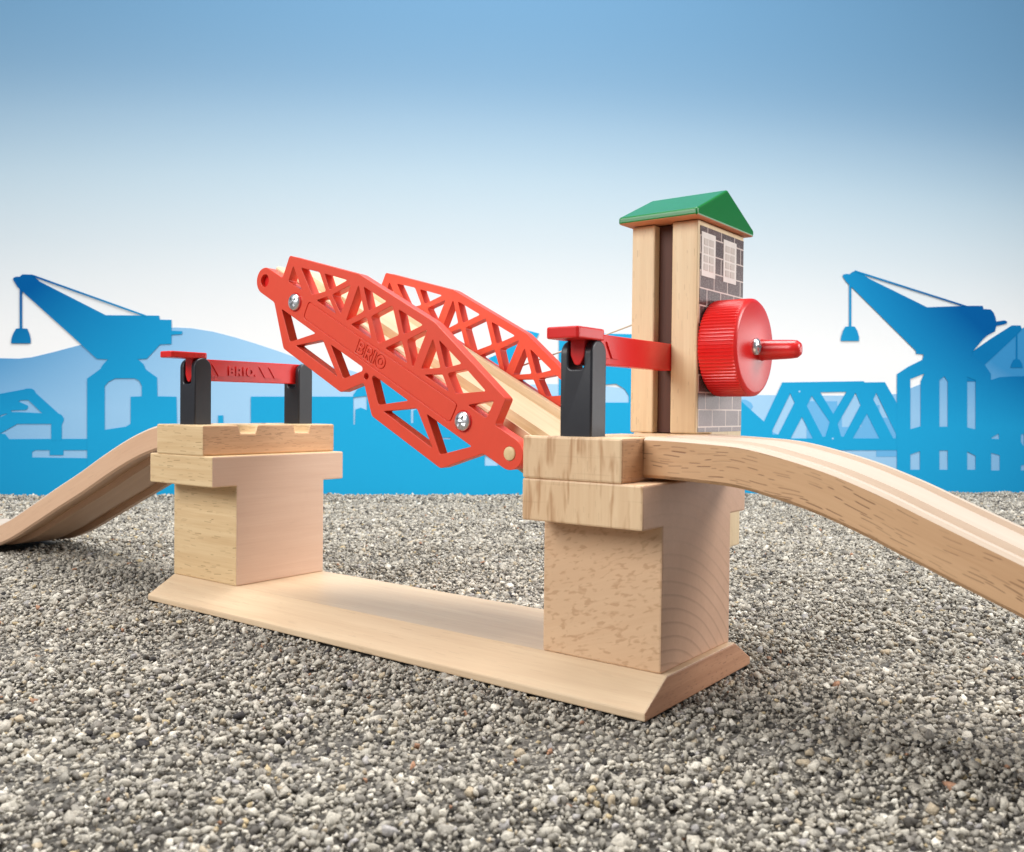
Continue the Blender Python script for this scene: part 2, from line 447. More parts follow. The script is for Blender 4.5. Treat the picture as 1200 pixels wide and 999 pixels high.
# large right crane
body = z7([(450, 85), (453, 78), (462, 75), (480, 76), (492, 66), (522, 66), (560, 95), (800, 213), (960, 207), (1030, 207), (1032, 220), (1063, 222), (1075, 236), (1083, 258), (1085, 272), (1120, 267), (1130, 272), (1130, 279), (1120, 283), (1086, 290), (1080, 312), (1045, 332), (1025, 352), (985, 400), (985, 412), (1030, 440), (1063, 488), (1063, 1000), (675, 1000), (675, 490), (720, 460), (780, 430), (785, 408), (752, 405), (755, 395), (482, 124), (465, 108)])
holes = [z7(h) for h in ([(730, 510), (788, 487), (773, 520), (773, 705), (730, 718)], [(850, 515), (870, 498), (885, 520), (885, 707), (850, 707)],
    [(965, 500), (1000, 515), (1000, 718), (965, 710)], [(730, 822), (770, 808), (770, 885), (730, 885)], [(850, 805), (885, 805), (885, 885), (850, 885)],
    [(965, 810), (1000, 827), (1000, 885), (965, 885)])]
o = cutout("crane_silhouette", body, holes, 6, M['print'])
tag(o, "large blue dockside crane silhouette on slotted tower at right, jib pointing left", "crane silhouette")
p = cutout("hook", z7([(477, 115), (486, 120), (486, 292), (500, 293), (511, 310), (518, 335), (518, 352), (442, 352), (444, 335), (452, 310), (462, 293), (477, 292)]), [], 7, M['print']); adopt(p, o)
p = cutout("stay_cable", thick(z7([(500, 63)])[0], z7([(960, 209)])[0], 1.0, .9), [], 8, M['print']); adopt(p, o)
# dark shed and quay at the right edge
o = cutout("quay", z7([(1063, 514), (1100, 502), (1150, 499), (1420, 496), (1420, 1000), (1063, 1000)]), [z7(h) for h in ([(1066, 752), (1095, 735), (1098, 758), (1066, 757)], [(1064, 815), (1100, 825), (1100, 888), (1064, 888)], [(1187, 740), (1200, 735), (1200, 790), (1187, 770)], [(1187, 868), (1205, 862), (1205, 888), (1187, 888)])], 5, M['print'])
tag(o, "deep blue harbour shed silhouette at the right edge", "quay silhouette")
# truss bridge
hs = [[(415, 225), (443, 285), (340, 488), (287, 488)], [(490, 375), (560, 513), (417, 513)], [(553, 240), (520, 305), (622, 503), (640, 500), (668, 408)],
      [(607, 218), (775, 215), (690, 357)], [(833, 222), (865, 300), (757, 503), (740, 500), (718, 420)], [(905, 355), (985, 513), (815, 513)], [(965, 222), (945, 262), (1073, 513), (1091, 513), (1091, 482)]]
o = cutout("bridge_silhouette", zr([(365, 155), (885, 147), (890, 155), (1020, 153), (1100, 293), (1100, 588), (60, 588), (60, 520), (197, 515)]), [zr(h) for h in hs], 5, M['print'])
tag(o, "flat blue truss bridge silhouette between tower and right crane", "bridge silhouette")
for q in ((474, 213), (687, 514)):
    p = cutout("rivet", [(zr([q])[0][0] + math.cos(a) * 1.2, zr([q])[0][1] + math.sin(a) * 1.2) for a in [k * .7 for k in range(9)]], [], 6, M['print_hill']); adopt(p, o)
# left crane
z1 = Z(0, 280, .25025)
body = z1([(60, 190), (64, 182), (75, 178), (92, 178), (105, 167), (150, 168), (185, 200), (495, 358), (745, 360), (748, 379), (803, 380), (803, 431), (853, 433), (853, 447), (803, 450), (803, 493), (750, 495), (687, 562), (645, 564), (672, 588), (682, 612), (735, 650), (737, 738), (826, 740), (835, 1200), (408, 1200), (408, 655), (470, 610), (480, 592), (505, 565), (453, 562), (320, 440), (100, 243), (82, 225)])
o = cutout("crane_silhouette", body, [z1([(490, 895), (490, 690), (510, 668), (540, 654), (630, 654), (652, 665), (664, 690), (664, 738), (612, 740), (612, 866), (590, 880)])], 6, M['print'])
tag(o, "large blue dockside crane silhouette on arched legs at left", "crane silhouette")
p = cutout("hook", z1([(92, 225), (103, 235), (103, 420), (127, 421), (138, 448), (143, 470), (143, 490), (52, 490), (53, 470), (60, 448), (75, 421), (92, 420)]), [], 7, M['print']); adopt(p, o)
p = cutout("stay_cable", thick(z1([(150, 172)])[0], z1([(688, 364)])[0], 1.1, 1.0), [], 8, M['print']); adopt(p, o)
# loading arm far left
z3b = Z(0, 440, .15)
o = cutout("loader_silhouette", z3b([(-500, 200), (0, 145), (190, 110), (205, 104), (245, 104), (265, 115), (280, 140), (455, 298), (480, 310), (496, 335), (498, 350), (482, 388), (482, 510), (400, 510), (400, 380), (135, 380), (10, 450), (-60, 470), (-500, 470)]),
           [z3b([(145, 205), (160, 195), (220, 193), (330, 297), (200, 290), (90, 287), (85, 275), (205, 270), (218, 255), (218, 238)]), z3b([(-2, 330), (5, 312), (55, 297), (50, 306)])], 5, M['print'])
tag(o, "blue loading arm silhouette at the far left edge", "loader silhouette")
o = cutout("quay", z3b([(-900, 455), (0, 455), (40, 460), (70, 499), (400, 497), (700, 497), (700, 990), (-900, 990)]), [z3b([(250, 600), (275, 585), (388, 585), (388, 624), (495, 624), (495, 586), (683, 585), (683, 648), (250, 642)])], 4, M['print'])
tag(o, "blue quay silhouette with a long window at far left", "quay silhouette")
# centre quay
o = cutout("dock_building", [(180, 498), (255.6, 498), (255.6, 487), (261.5, 487), (261.5, 497), (294, 497), (294, 465), (414, 465), (414, 463), (430, 440), (470, 439), (572, 441), (573, 420), (590, 412), (604, 402), (606, 392), (614, 386.5), (632, 391), (626, 401), (613, 402), (609, 441), (620, 452), (634, 464), (655, 464), (655, 392), (700, 391), (745, 392), (745, 430), (790, 436), (868, 470), (905, 503), (905, 590), (180, 590)],
           [[(414, 498), (414, 466), (430, 464), (430, 481), (423, 478), (416.5, 480), (416, 498)], [(481.5, 476), (488, 476), (488, 480), (484.5, 481), (484.5, 496), (481.5, 496)], [(518, 513), (528, 513), (528, 515), (518, 515)], [(568, 533), (584, 542), (584, 546), (568, 546)], [(708, 451), (722, 450), (732, 456), (737, 464), (737, 472), (708, 472)]], 7, M['print'])
tag(o, "bright blue dock building silhouette behind the red drawbridge", "dock silhouette")

# ---------------------------------------------------------------- the toy lift bridge
L_, WB, SL, H1, H2 = .20829, .06173, .01086, .00208, .0083
YB = WB - SL
ZT0, ZT1, ZU, OV = .0439, .0546, .06542, .0099
br = bpy.data.objects.new("toy_lift_bridge", None); C.objects.link(br)
br.location = (0, 0, 0); br.empty_display_size = .02
tag(br, "wooden toy lift bridge with raised red truss span, brick tower and red winding wheel", "toy bridge")

me = prism("base_board", [(0, 0), (WB, 0), (WB, H1), (YB, H2), (SL, H2), (0, H1)], 'X', 0, L_)
assign_by_normal(me, [(lambda n, c: n.x > .9 or n.x < -.9, 1)])
bevel(link("base_board", me, [M['base'], M['base_end']], br), .0004)

def pier(x0, x1, mats, cx0, cx1, capmats, recess):
    T = [(SL, H2), (YB, H2), (YB, ZT0), (YB + OV, ZT0), (YB + OV, ZT1), (SL - OV, ZT1), (SL - OV, ZT0), (SL, ZT0)]
    me = prism("pier", T, 'X', x0, x1)
    for p in me.polygons:
        n, c = p.normal, p.center
        p.material_index = 0 if abs(n.x) > .9 else (2 if c.z > ZT0 - .0002 and abs(n.y) > .9 and c.z < ZT1 and abs(c.y - WB / 2) > .025 else 1)
    o = bevel(link("pier", me, mats, br), .0005)
    ya, yb = SL - OV - .0001, YB + OV + .0001
    gz = ZU - .0031
    prof = [(ya, ZT1), (yb, ZT1), (yb, ZU)]
    for gc in (.0446, .0198):
        prof += [(gc + .0042, ZU), (gc + .0032, gz), (gc - .0032, gz), (gc - .0042, ZU)]
    prof += [(ya, ZU)]
    me = prism("cap", prof, 'X', cx0, cx1)
    if recess:
        me = boolean(me, boxm("cut", cx0 - .01, cx0 + .0056, .0046, .0572, ZT1 - .001, ZU + .01))
    for p in me.polygons:
        n = p.normal
        p.material_index = 0 if n.x > .9 or n.x < -.9 else 1
    c = bevel(link("cap", me, capmats, o), .0006, 2)
    return o

pl = pier(-.00026, .03864, [M['smooth'], M['dash'], M['dash']], .00427, .03316, [M['diag'], M['dash']], False)
pr = pier(.17158, .20649, [M['ring'], M['mottle'], M['stripe']], .17164, .20080, [M['cap_end'], M['stripe']], True)
# wedge of wood under the hinge
bevel(link("hinge_block", prism("hinge_block", [(.17156, .0540), (.1688, .0552), (.1692, .0520), (.17156, .0470)], 'Y', .0056, .0561), M['deck'], pr), .0003)

# hinge posts
def post(x0, y0, slot, top=.0894):
    x1, y1 = x0 + .0093, y0 + .007
    r = .0035; yc = y0 + r
    yz = [(y0, ZU - .0005), (y1, ZU - .0005), (y1, top - r)] + [(yc + r * math.cos(a), top - r + r * math.sin(a)) for a in [math.pi * k / 14 for k in range(1, 14)]] + [(y0, top - r)]
    A = prism("p", yz, 'X', x0, x1)
    xm = (x0 + x1) / 2
    B = prism("c", fillet([(xm - .0023, top + .01), (xm - .0023, slot), (xm + .0023, slot), (xm + .0023, top + .01)], .0012, 4), 'Y', y0 - .01, y1 + .01)
    me = boolean(A, B)
    smooth(me, 30)
    return bevel(link("hinge_post", me, M['black'], br), .0005, 3, 40)
post(.0141, .0040, .0801); post(.0141, .0509, .0799); post(.1809, .0040, .0822)

# letters: drawn in letter space (x right, y up, height 4) and laid along the span
BL = [[(0, 0), (2.2, 0), (2.9, .35), (3.1, 1.0), (3.0, 1.6), (2.55, 2.05), (2.9, 2.5), (3.0, 3.0), (2.8, 3.6), (2.2, 4), (0, 4)],
      [(1.05, .95), (1.9, .95), (2.0, 1.3), (1.85, 1.6), (1.05, 1.6)], [(1.05, 2.5), (1.8, 2.5), (1.9, 2.75), (1.8, 3.1), (1.05, 3.1)]]
RL = [[(0, 0), (1.1, 0), (1.1, 1.2), (1.4, 1.2), (2.1, 0), (3.3, 0), (2.45, 1.5), (2.9, 1.95), (3.05, 2.7), (2.85, 3.5), (2.2, 4), (0, 4)], [(1.05, 2.2), (1.75, 2.2), (1.95, 2.6), (1.75, 3.05), (1.05, 3.05)]]
IL = [[(0, 0), (1.1, 0), (1.1, 4), (0, 4)]]
OL = [circle(2.05, 2.0, 2.1, 20), circle(2.05, 2.0, .95, 14)]
# barrier gates with handle plates and raised lettering
def gate(xc, y1, zb, zt, plate, zp0, zp1, far, word):
    # bar: rounded underside at the hinge end
    bar = prism("bar", fillet([(.0068, zb), (y1, zb), (y1, zt), (.0050, zt), (.0050, zb + .004)], .0010, 4), 'X', xc - .0017, xc + .0017)
    ton = prism("tongue", fillet([(xc - .0021, zp0 + .001), (xc - .0021, zb + .002), (xc - .0008, zb - .0005), (xc + .0008, zb - .0005), (xc + .0021, zb + .002), (xc + .0021, zp0 + .001)], .0008, 3), 'Y', .0046, .0100)
    pla = prism("plate", fillet([(plate[0], plate[2]), (plate[1], plate[2]), (plate[1], plate[3]), (plate[0], plate[3])], .0011, 4), 'Z', zp0, zp1)
    me = join([bar, ton])
    o = bevel(link("barrier_gate", me, M['red_deep'], br), .0003, 2)
    h = bevel(link("handle_plate", pla, M['red_deep'], o), .0004, 2)
    parts = []
    zc = (zb + zt) / 2; hh = .0021
    def para(yc, lean):
        q = [(yc - .0017 - lean, zc + hh), (yc + .0015 - lean, zc + hh), (yc + .0017 + lean, zc - hh), (yc - .0015 + lean, zc - hh)]
        return prism("chev", q, 'X', xc + .00165, xc + .0021)
    ym = far
    parts += [para(ym - .0147, .0013), para(ym - .0102, .0013)]
    if word: parts += [para(ym + .0106, .0013), para(ym + .0151, .0013)]
    k = .00086; adv = ((BL, 0), (RL, 3.7), (IL, 7.5), (OL, 9.2), ([circle(14.0, .45, .45, 12)], 0))
    cs = [[((x + a - 7.1) * k, (y - 2.0) * k) for x, y in l] for lt, a in adv for l in lt]
    tx = curve_plate("t", cs, .0006)
    tx.transform(Matrix(((0, -1, 0, xc + .0022), (1, 0, 0, ym), (0, 0, 1, zc), (0, 0, 0, 1))))
    if word: parts.append(tx)
    link("lettering", join(parts), M['red_deep'], o)
    return o
gate(.01875, .0560, .0813, .0892, (.0152, .0225, -.0048, .0100), .0891, .0914, .0262, True)
gate(.18555, .0530, .0836, .0914, (.1810, .1905, -.0028, .0098), .0893, .0922, .0285, False)

# ---- lifting span (local x = towards the hinge, z = up from the deck, turned about the hinge)
TH = math.radians(27.53)
PV = (.16267, 0, .06017)
gpo = .0124; yc = WB / 2
def deck_profile(y0, y1, top, bot):
    p = [(y0, bot), (y1, bot), (y1, top - .0006), (y1 - .0006, top)]
    for gc in (yc + gpo, yc - gpo):
        p += [(gc + .0040, top), (gc + .0031, top - .0030), (gc - .0031, top - .0030), (gc - .0040, top)]
    p += [(y0 + .0006, top), (y0, top - .0006)]
    return p
dk = prism("lifting_span", deck_profile(.01105, .05068, .0053, -.0053), 'X', -.1185, .0040)
dk = boolean(dk, prism("cut", [(-.0145, .000), (.01, .000), (.01, .0142), (-.0125, .0142), (-.0145, .0125)], 'Z', -.02, .02))
dk = boolean(dk, prism("cut", [(-.0145, .08), (.01, .08), (.01, .0475), (-.0125, .0475), (-.0145, .0492)], 'Z', -.02, .02))
span = bevel(link("lifting_span", dk, M['deck'], br), .0004, 2)
span.location = PV; span.rotation_euler = (0, TH, 0)

def mm(l): return [(-a / 1000, b / 1000) for a, b in l]        # (u along the span, v up) -> local
cu = 58.6
def mir(l): return [(2 * cu - a, b) for a, b in l][::-1]
half = [(109.2, 4.4), (109.2, 12.3), (76.2, 19.7)]
end = [(117.2 + 4.4 * math.cos(a), 4.4 * math.sin(a)) for a in [math.radians(x) for x in range(-90, 91, 15)]]
lowL = [(58.6, -8.6), (66.4, -15.9), (97.8, -15.9), (109.3, -4.4)]
left = lowL + end + half
outline = left + [p for p in mir(left) if p != (58.6, -8.6)]
H = []
b1 = [[(105.6, 9.6), (105.6, 4.8), (98.6, 4.8)], [(101.6, 10.9), (93.2, 12.9), (87.9, 9.1), (92.9, 5.7)], [(90.2, 13.6), (80.4, 15.8), (86.1, 10.4)], [(78.1, 14.8), (78.1, 6.0), (83.9, 9.3)], [(90.0, 4.8), (85.8, 7.7), (80.0, 4.8)]]
b2 = [[(74.5, 16.2), (74.5, 5.0), (69.2, 10.6)], [(72.0, 16.9), (61.9, 16.9), (66.9, 11.9)], [(71.7, 4.8), (66.9, 9.2), (62.4, 4.8)], [(58.6, 16.7), (64.8, 10.5), (58.6, 4.9), (52.4, 10.5)]]
H += b1 + [mir(h) for h in b1] + b2 + [mir(h) for h in b2[:3]]
lo = [[(104.4, -4.9), (86.2, -4.9), (95.8, -12.2)], [(92.2, -12.2), (81.6, -5.4), (70.4, -12.2)], [(77.2, -4.9), (61.6, -4.9), (61.2, -5.6), (67.3, -11.3)]]
H += lo + [mir(h) for h in lo]
holes = [fillet(mm(offset_poly(h, .24)), .0007, 3) for h in H]
outl = fillet(mm(outline), .0008, 3)
rnd = [mm(circle(117.2, 0, 2.1)), mm(circle(58.6, -6.4, 1.0, 16)), mm(circle(0, 0, 2.0))]
# engraved field and outlined lettering on the front
GW = .16
def ring(poly):
    return [mm(offset_poly(poly, GW)), mm(offset_poly(poly, -GW))]
field = fillet([(93.4, 2.9), (93.4, -2.7), (22.4, -2.7), (22.4, 3.2)], 1.2, 3)
eng = ring(field)
def lay(lt, u0):
    return [[(u0 - x * 1.02, -1.9 + y * 1.0) for x, y in l] for l in lt]
lets = lay(BL, 66.4) + lay(RL, 62.6) + lay(IL, 58.9) + lay(OL, 57.3)
for l in lets: eng += ring(l)
front = curve_plate("f", [outl] + holes + rnd + eng, .0005, .00012)
front_plain = curve_plate("f", [outl] + holes + rnd, .0005, .00012)
back = curve_plate("b", [outl] + holes + rnd, .0031, 0, -.00004)
back.transform(Matrix.Translation((0, .00036, 0)))
def truss(y, flip, fr):
    me = join([fr, back])
    if flip:
        me.transform(Matrix.Scale(-1, 4, (0, 1, 0)))
        me.flip_normals()
    o = link("side_truss", me, M['red'], span); o.location = (0, y, 0)
    return o
YF = .0072
truss(YF, False, front); truss(WB - YF, True, front_plain)
# blind ends of the through holes
def disc_y(name, r, y0, y1, u, v, mat, par, n=28, dome=0.):
    bm = bmesh.new()
    prof = [(r, y1), (r, y0 + dome)] + ([(r * math.cos(a), y0 + dome - dome * math.sin(a)) for a in [math.radians(x) for x in (20, 40, 60, 78)]] if dome else [])
    rings = []
    for rr, yy in prof:
        rings.append([bm.verts.new((-u / 1000 + rr * math.cos(2 * math.pi * k / n), yy, v / 1000 + rr * math.sin(2 * math.pi * k / n))) for k in range(n)])
    for a, b in zip(rings, rings[1:]):
        for k in range(n): bm.faces.new((a[k], a[(k + 1) % n], b[(k + 1) % n], b[k]))
    bm.faces.new(rings[-1]); bm.faces.new(rings[0][::-1])
    bmesh.ops.recalc_face_normals(bm, faces=bm.faces)
    me = bpy.data.meshes.new(name); bm.to_mesh(me); bm.free()
    smooth(me, 50)
    return link(name, me, mat, par)
disc_y("hinge_dowel", .00188, YF - .0004, WB - YF + .0004, 0, 0, M['dowel'], span, dome=.0003)
disc_y("end_plug", .0021, YF + .0014, WB - YF - .0014, 117.2, 0, M['red_deep'], span)

def screw_mesh(r):
    """pan head with a cross recess, axis along -Y, seat at y=0"""
    bm = bmesh.new(); n = 32; rings = []
    for rr, yy in ((r, 0), (r, -.0004), (r * .96, -.0007), (r * .85, -.00095), (r * .6, -.00122), (r * .3, -.00133)):
        rings.append([bm.verts.new((rr * math.cos(2 * math.pi * k / n), yy, rr * math.sin(2 * math.pi * k / n))) for k in range(n)])
    for a, b in zip(rings, rings[1:]):
        for k in range(n): bm.faces.new((a[k], a[(k + 1) % n], b[(k + 1) % n], b[k]))
    bm.faces.new(rings[-1]); bm.faces.new(rings[0][::-1])
    bmesh.ops.recalc_face_normals(bm, faces=bm.faces)
    me = bpy.data.meshes.new("s"); bm.to_mesh(me); bm.free()
    w, a, c = r * .15, r * .66, r * .22
    pl = [(w, c), (w, a), (-w, a), (-w, c), (-c, w), (-a, w), (-a, -w), (-c, -w), (-w, -c), (-w, -a), (w, -a), (w, -c), (c, -w), (a, -w), (a, w), (c, w)]
    bpy_pl = [(p[0], p[1]) for p in pl]
    me = boolean(me, prism("x", bpy_pl, 'Y', -.01, -.00045))
    for p in me.polygons:
        p.material_index = 1 if (p.center.y > -.00115 and math.hypot(p.center.x, p.center.z) < r * .68 and p.center.y < -.0003) else 0
    smooth(me, 35)
    me.materials.clear(); me.materials.append(M['chrome']); me.materials.append(M['dark'])
    return me
sm = screw_mesh(.0027)
for u, a in ((99.4, .5), (18.2, .1)):
    s = bpy.data.objects.new("screw", sm); C.objects.link(s); s.parent = span
    s.location = (-u / 1000, YF - .0001, 0); s.rotation_euler = (0, a, 0)
    wsh = disc_y("screw_seat", .0031, YF - .00012, YF + .0006, u, 0, M['red_deep'], span)

# ---- tower
TX0, TX1, TY0, TY1 = .1742, .1955, .0510, .0832
me = boxm("tower", TX0, TX1, TY0, TY1, .0305, .1262)
me = boolean(me, boxm("c", .1817, .1873, TY0 - .01, TY0 + .0245, .0, .2))
me = boolean(me, boxm("c", TX0 - .01, TX1 + .01, TY0 - .01, YB + OV + .0004, .0, ZU + .0001))
tower = bevel(link("tower", me, M['tower'], br), .0005, 2)
# dark brown box set back in the slot, its colour darkens the inside
link("dark_slot_box", boxm("dark_slot_box", .1816, .1874, TY0 + .0030, TY0 + .0240, ZU + .0003, .1260), M['slot_brown'], tower)
# printed brick face
t = NT("printed_brick")
tc = t.n('ShaderNodeTexCoord')
mp = t.n('ShaderNodeMapping'); t.l(tc.outputs['Object'], mp.inputs[0])
sp = t.n('ShaderNodeSeparateXYZ'); t.l(tc.outputs['Object'], sp.inputs[0])
cb = t.n('ShaderNodeCombineXYZ'); t.l(t.math('SUBTRACT', sp.outputs[1], .0522), cb.inputs[0]); t.l(t.math('SUBTRACT', sp.outputs[2], .12195 - .0099 * 12), cb.inputs[1])
bt = t.n('ShaderNodeTexBrick'); t.l(cb.outputs[0], bt.inputs['Vector'])
bt.inputs['Scale'].default_value = 1.0; bt.inputs['Brick Width'].default_value = .0094; bt.inputs['Row Height'].default_value = .00495
bt.inputs['Mortar Size'].default_value = .00022; bt.inputs['Mortar Smooth'].default_value = .2; bt.inputs['Bias'].default_value = 0
bt.inputs['Color1'].default_value = lin(60, 36, 30); bt.inputs['Color2'].default_value = lin(84, 56, 48); bt.inputs['Mortar'].default_value = lin(214, 196, 186)
spk = t.noise(tc.outputs['Object'], 3800, 2, .7)
spc = t.ramp(spk, [(.50, G0), (.64, G1)])
notm = t.math('SUBTRACT', 1.0, bt.outputs['Fac'], True)
c = t.mix(t.math('MULTIPLY', t.math('MULTIPLY', spc, notm), .55), bt.outputs['Color'], lin(176, 160, 160))
# lower courses greyed: the light they reflect is put into the colour
low_sheen = t.ramp(t.math('MULTIPLY', t.math('SUBTRACT', .079, sp.outputs[2]), 200, True), [(0., G0), (1., G1)])
c = t.mix(t.math('MULTIPLY', t.math('MULTIPLY', low_sheen, notm), .45), c, lin(170, 156, 156))
t.l(c, t.b.inputs['Base Color']); t.b.inputs['Roughness'].default_value = .33; t.b.inputs['Specular IOR Level'].default_value = .5
bp_ = link("brick_print", boxm("brick_print", TX1 - .0001, TX1 + .00012, .0521, .0826, .0660, .1247), t.m, tower)
M['win'] = plain("window_print_cream", lin(232, 222, 214), .4, .4)
M['pane'] = plain("window_print_pane", lin(204, 192, 182), .4, .4)
for y0, y1, z0, z1 in ((.0529, .0621, .1106, .1231), (.0677, .0770, .1106, .1231)):
    # the panes of one window are one printed pattern
    ms = [boxm("w", TX1 + .00008, TX1 + .00022, y0, y1, z0, z1)]
    cw = (y1 - y0 - .0020) / 2; rh = (z1 - z0 - .0028) / 4
    for i in range(2):
        for j in range(4):
            ya = y0 + .0010 + i * cw; za = z0 + .0014 + j * rh
            ms.append(boxm("p", TX1 + .0002, TX1 + .0003, ya + .0004, ya + cw - .0004, za + .0003, za + rh - .0003))
    me = join(ms)
    for p in me.polygons: p.material_index = 1 if p.center.x > TX1 + .00023 else 0
    link("window", me, [M['win'], M['pane']], tower)
# roof
ry0, ry1, rz = .0463, .0862, .1264
rp = [(ry0, rz), (ry1, rz), (ry1, rz + .0020), ((ry0 + ry1) / 2, .1372), (ry0, rz + .0020)]
me = prism("roof", rp, 'X', .1722, .1974)
assign_by_normal(me, [(lambda n, c: n.z < -.9, 1)])
bevel(link("roof", me, [M['green'], M['under']], tower), .0006, 3)

# ---- winding wheel on the tower side, axis along X
WC = (.1961, .0640, .0904)
def wheel_mesh():
    bm = bmesh.new(); nt = 84; n = nt * 4
    R = .01405; dp = .00042
    def rad(k): return R - (dp if (k % 4) in (0, 1) else 0)
    prof = [(.0, -.0006, 0), (.0, -.0002, 1), (.0006, 0, 1), (.0097, 0, 1), (.0107, -.0001, 0), (.0113, -.0007, 0), (.0115, -.0014, 0)]
    rings = []
    for x, dr, kn in prof:
        rings.append([bm.verts.new((x, ((rad(k) if kn else R) + dr) * math.cos(2 * math.pi * k / n), ((rad(k) if kn else R) + dr) * math.sin(2 * math.pi * k / n))) for k in range(n)])
    for a, b in zip(rings, rings[1:]):
        for k in range(n): bm.faces.new((a[k], a[(k + 1) % n], b[(k + 1) % n], b[k]))
    bm.faces.new(rings[-1]); bm.faces.new(rings[0][::-1])
    bmesh.ops.recalc_face_normals(bm, faces=bm.faces)
    me = bpy.data.meshes.new("winding_wheel"); bm.to_mesh(me); bm.free()
    return smooth(me, 30)
wh = link("winding_wheel", wheel_mesh(), M['red_deep'], br); wh.location = WC
# peg handle
bm = bmesh.new(); n = 28; rings = []
for x, r in ((.0113, .0032), (.0118, .0030), (.0200, .0027), (.0218, .0025), (.0227, .0018), (.0230, .0008)):
    rings.append([bm.verts.new((x, .0048 + r * math.cos(2 * math.pi * k / n), -.0005 + r * math.sin(2 * math.pi * k / n))) for k in range(n)])
for a, b in zip(rings, rings[1:]):
    for k in range(n): bm.faces.new((a[k], a[(k + 1) % n], b[(k + 1) % n], b[k]))
bm.faces.new(rings[-1]); bm.faces.new(rings[0][::-1])
bmesh.ops.recalc_face_normals(bm, faces=bm.faces)
me = bpy.data.meshes.new("handle"); bm.to_mesh(me); bm.free(); smooth(me, 50)
link("handle", me, M['red_deep'], wh)
sm2 = screw_mesh(.0024)
s = link("screw", sm2, None, wh); s.location = (.0114, 0, 0.0002); s.rotation_euler = (0, 0, math.pi / 2)

# lifting cord
def tube(name, pts, r, mat, par):
    cu = bpy.data.curves.new(name, 'CURVE'); cu.dimensions = '3D'; cu.bevel_depth = r; cu.bevel_resolution = 2; cu.use_fill_caps = True
    sp = cu.splines.new('POLY'); sp.points.add(len(pts) - 1)
    for p, q in zip(sp.points, pts): p.co = (*q, 1)
    o = bpy.data.objects.new("t", cu); C.objects.link(o)
    me = bpy.data.meshes.new_from_object(o.evaluated_get(bpy.context.evaluated_depsgraph_get()))
    bpy.data.objects.remove(o); smooth(me, 60)
    return link(name, me, mat, par)
tube("lifting_cord", [(.1262, .0552, .0852), (.1476, .0577, .0916), (.1692, .0602, .0984), (.1750, .0610, .1003)], .00028, M['cord'], br)

# ---------------------------------------------------------------- ramp tracks
def catmull(pts, n=10):
    out = []
    P = [Vector(p) for p in pts]; P = [2 * P[0] - P[1]] + P + [2 * P[-1] - P[-2]]
    for i in range(1, len(P) - 2):
        for k in range(n):
            t = k / n; a, b, c, d = P[i - 1:i + 3]
            out.append(.5 * ((2 * b) + (c - a) * t + (2 * a - 5 * b + 4 * c - d) * t * t + (3 * b - a - 3 * c + d) * t ** 3))
    out.append(P[-2]); return out

def ramp(name, path, th, y0, y1, mats):
    pts = catmull(path)
    ymid = (y0 + y1) / 2
    top, bot = 0.0, -th
    ch = .0008
    prof = [(y0, bot + ch), (y0, top - ch), (y0 + ch, top)]
    for gc in (ymid - gpo, ymid + gpo):
        prof += [(gc - .0042, top), (gc - .0033, top - .0026), (gc + .0033, top - .0026), (gc + .0042, top)]
    prof += [(y1 - ch, top), (y1, top - ch), (y1, bot + ch), (y1 - ch, bot)]
    for gc in (ymid + gpo, ymid - gpo):
        prof += [(gc + .0042, bot), (gc + .0033, bot + .0026), (gc - .0033, bot + .0026), (gc - .0042, bot)]
    prof += [(y0 + ch, bot)]
    n = len(prof); v = []; arc = [0.]
    for i, p in enumerate(pts):
        q = pts[min(i + 1, len(pts) - 1)] - pts[max(i - 1, 0)]
        q.normalize(); nn = Vector((-q.y, q.x))
        if nn.y < 0: nn = -nn
        for y, h in prof: v.append((p.x + nn.x * h, y, p.y + nn.y * h))
        if i: arc.append(arc[-1] + (p - pts[i - 1]).length)
    f = []; uv = []; mi = []
    per = [0.]
    for a, b in zip(prof, prof[1:] + prof[:1]): per.append(per[-1] + math.hypot(b[0] - a[0], b[1] - a[1]))
    for i in range(len(pts) - 1):
        for k in range(n):
            k2 = (k + 1) % n
            f.append((i * n + k, i * n + k2, (i + 1) * n + k2, (i + 1) * n + k))
            uv += [(arc[i], per[k]), (arc[i], per[k + 1]), (arc[i + 1], per[k + 1]), (arc[i + 1], per[k])]
            hm = (prof[k][1] + prof[k2][1]) / 2; ym = (prof[k][0] + prof[k2][0]) / 2
            mi.append(1 if hm > -.0030 and y0 + .0001 < ym < y1 - .0001 else 0)
    f.append(tuple(range(n))); uv += [(y, h) for y, h in prof]; mi.append(0)
    f.append(tuple(range((len(pts) - 1) * n, len(pts) * n))[::-1]); uv += [(y, h) for y, h in prof[::-1]]; mi.append(0)
    me = bpy.data.meshes.new(name); me.from_pydata(v, [], f); me.update()
    l = me.uv_layers.new(name="UVMap"); l.data.foreach_set("uv", [c for q in uv for c in q])
    me.polygons.foreach_set("material_index", mi)
    bm = bmesh.new(); bm.from_mesh(me); bmesh.ops.recalc_face_normals(bm, faces=bm.faces); bm.to_mesh(me); bm.free()
    smooth(me, 25)
    return link(name, me, mats)
lp = [(.00415, .0654), (-.0040, .0652), (-.0119, .0644), (-.0203, .0626), (-.0341, .0584), (-.0525, .0514), (-.0721, .0432), (-.0930, .0351), (-.1153, .0262), (-.1375, .0176), (-.1560, .0124), (-.1720, .0106), (-.1880, .0102), (-.205, .0102)]
o = ramp("ramp_track", lp, .0093, .0109, .0509, [M['ramp_pink'], M['ramp_top']])
tag(o, "pinkish wooden ramp track sloping down to the gravel on the left", "ramp track")
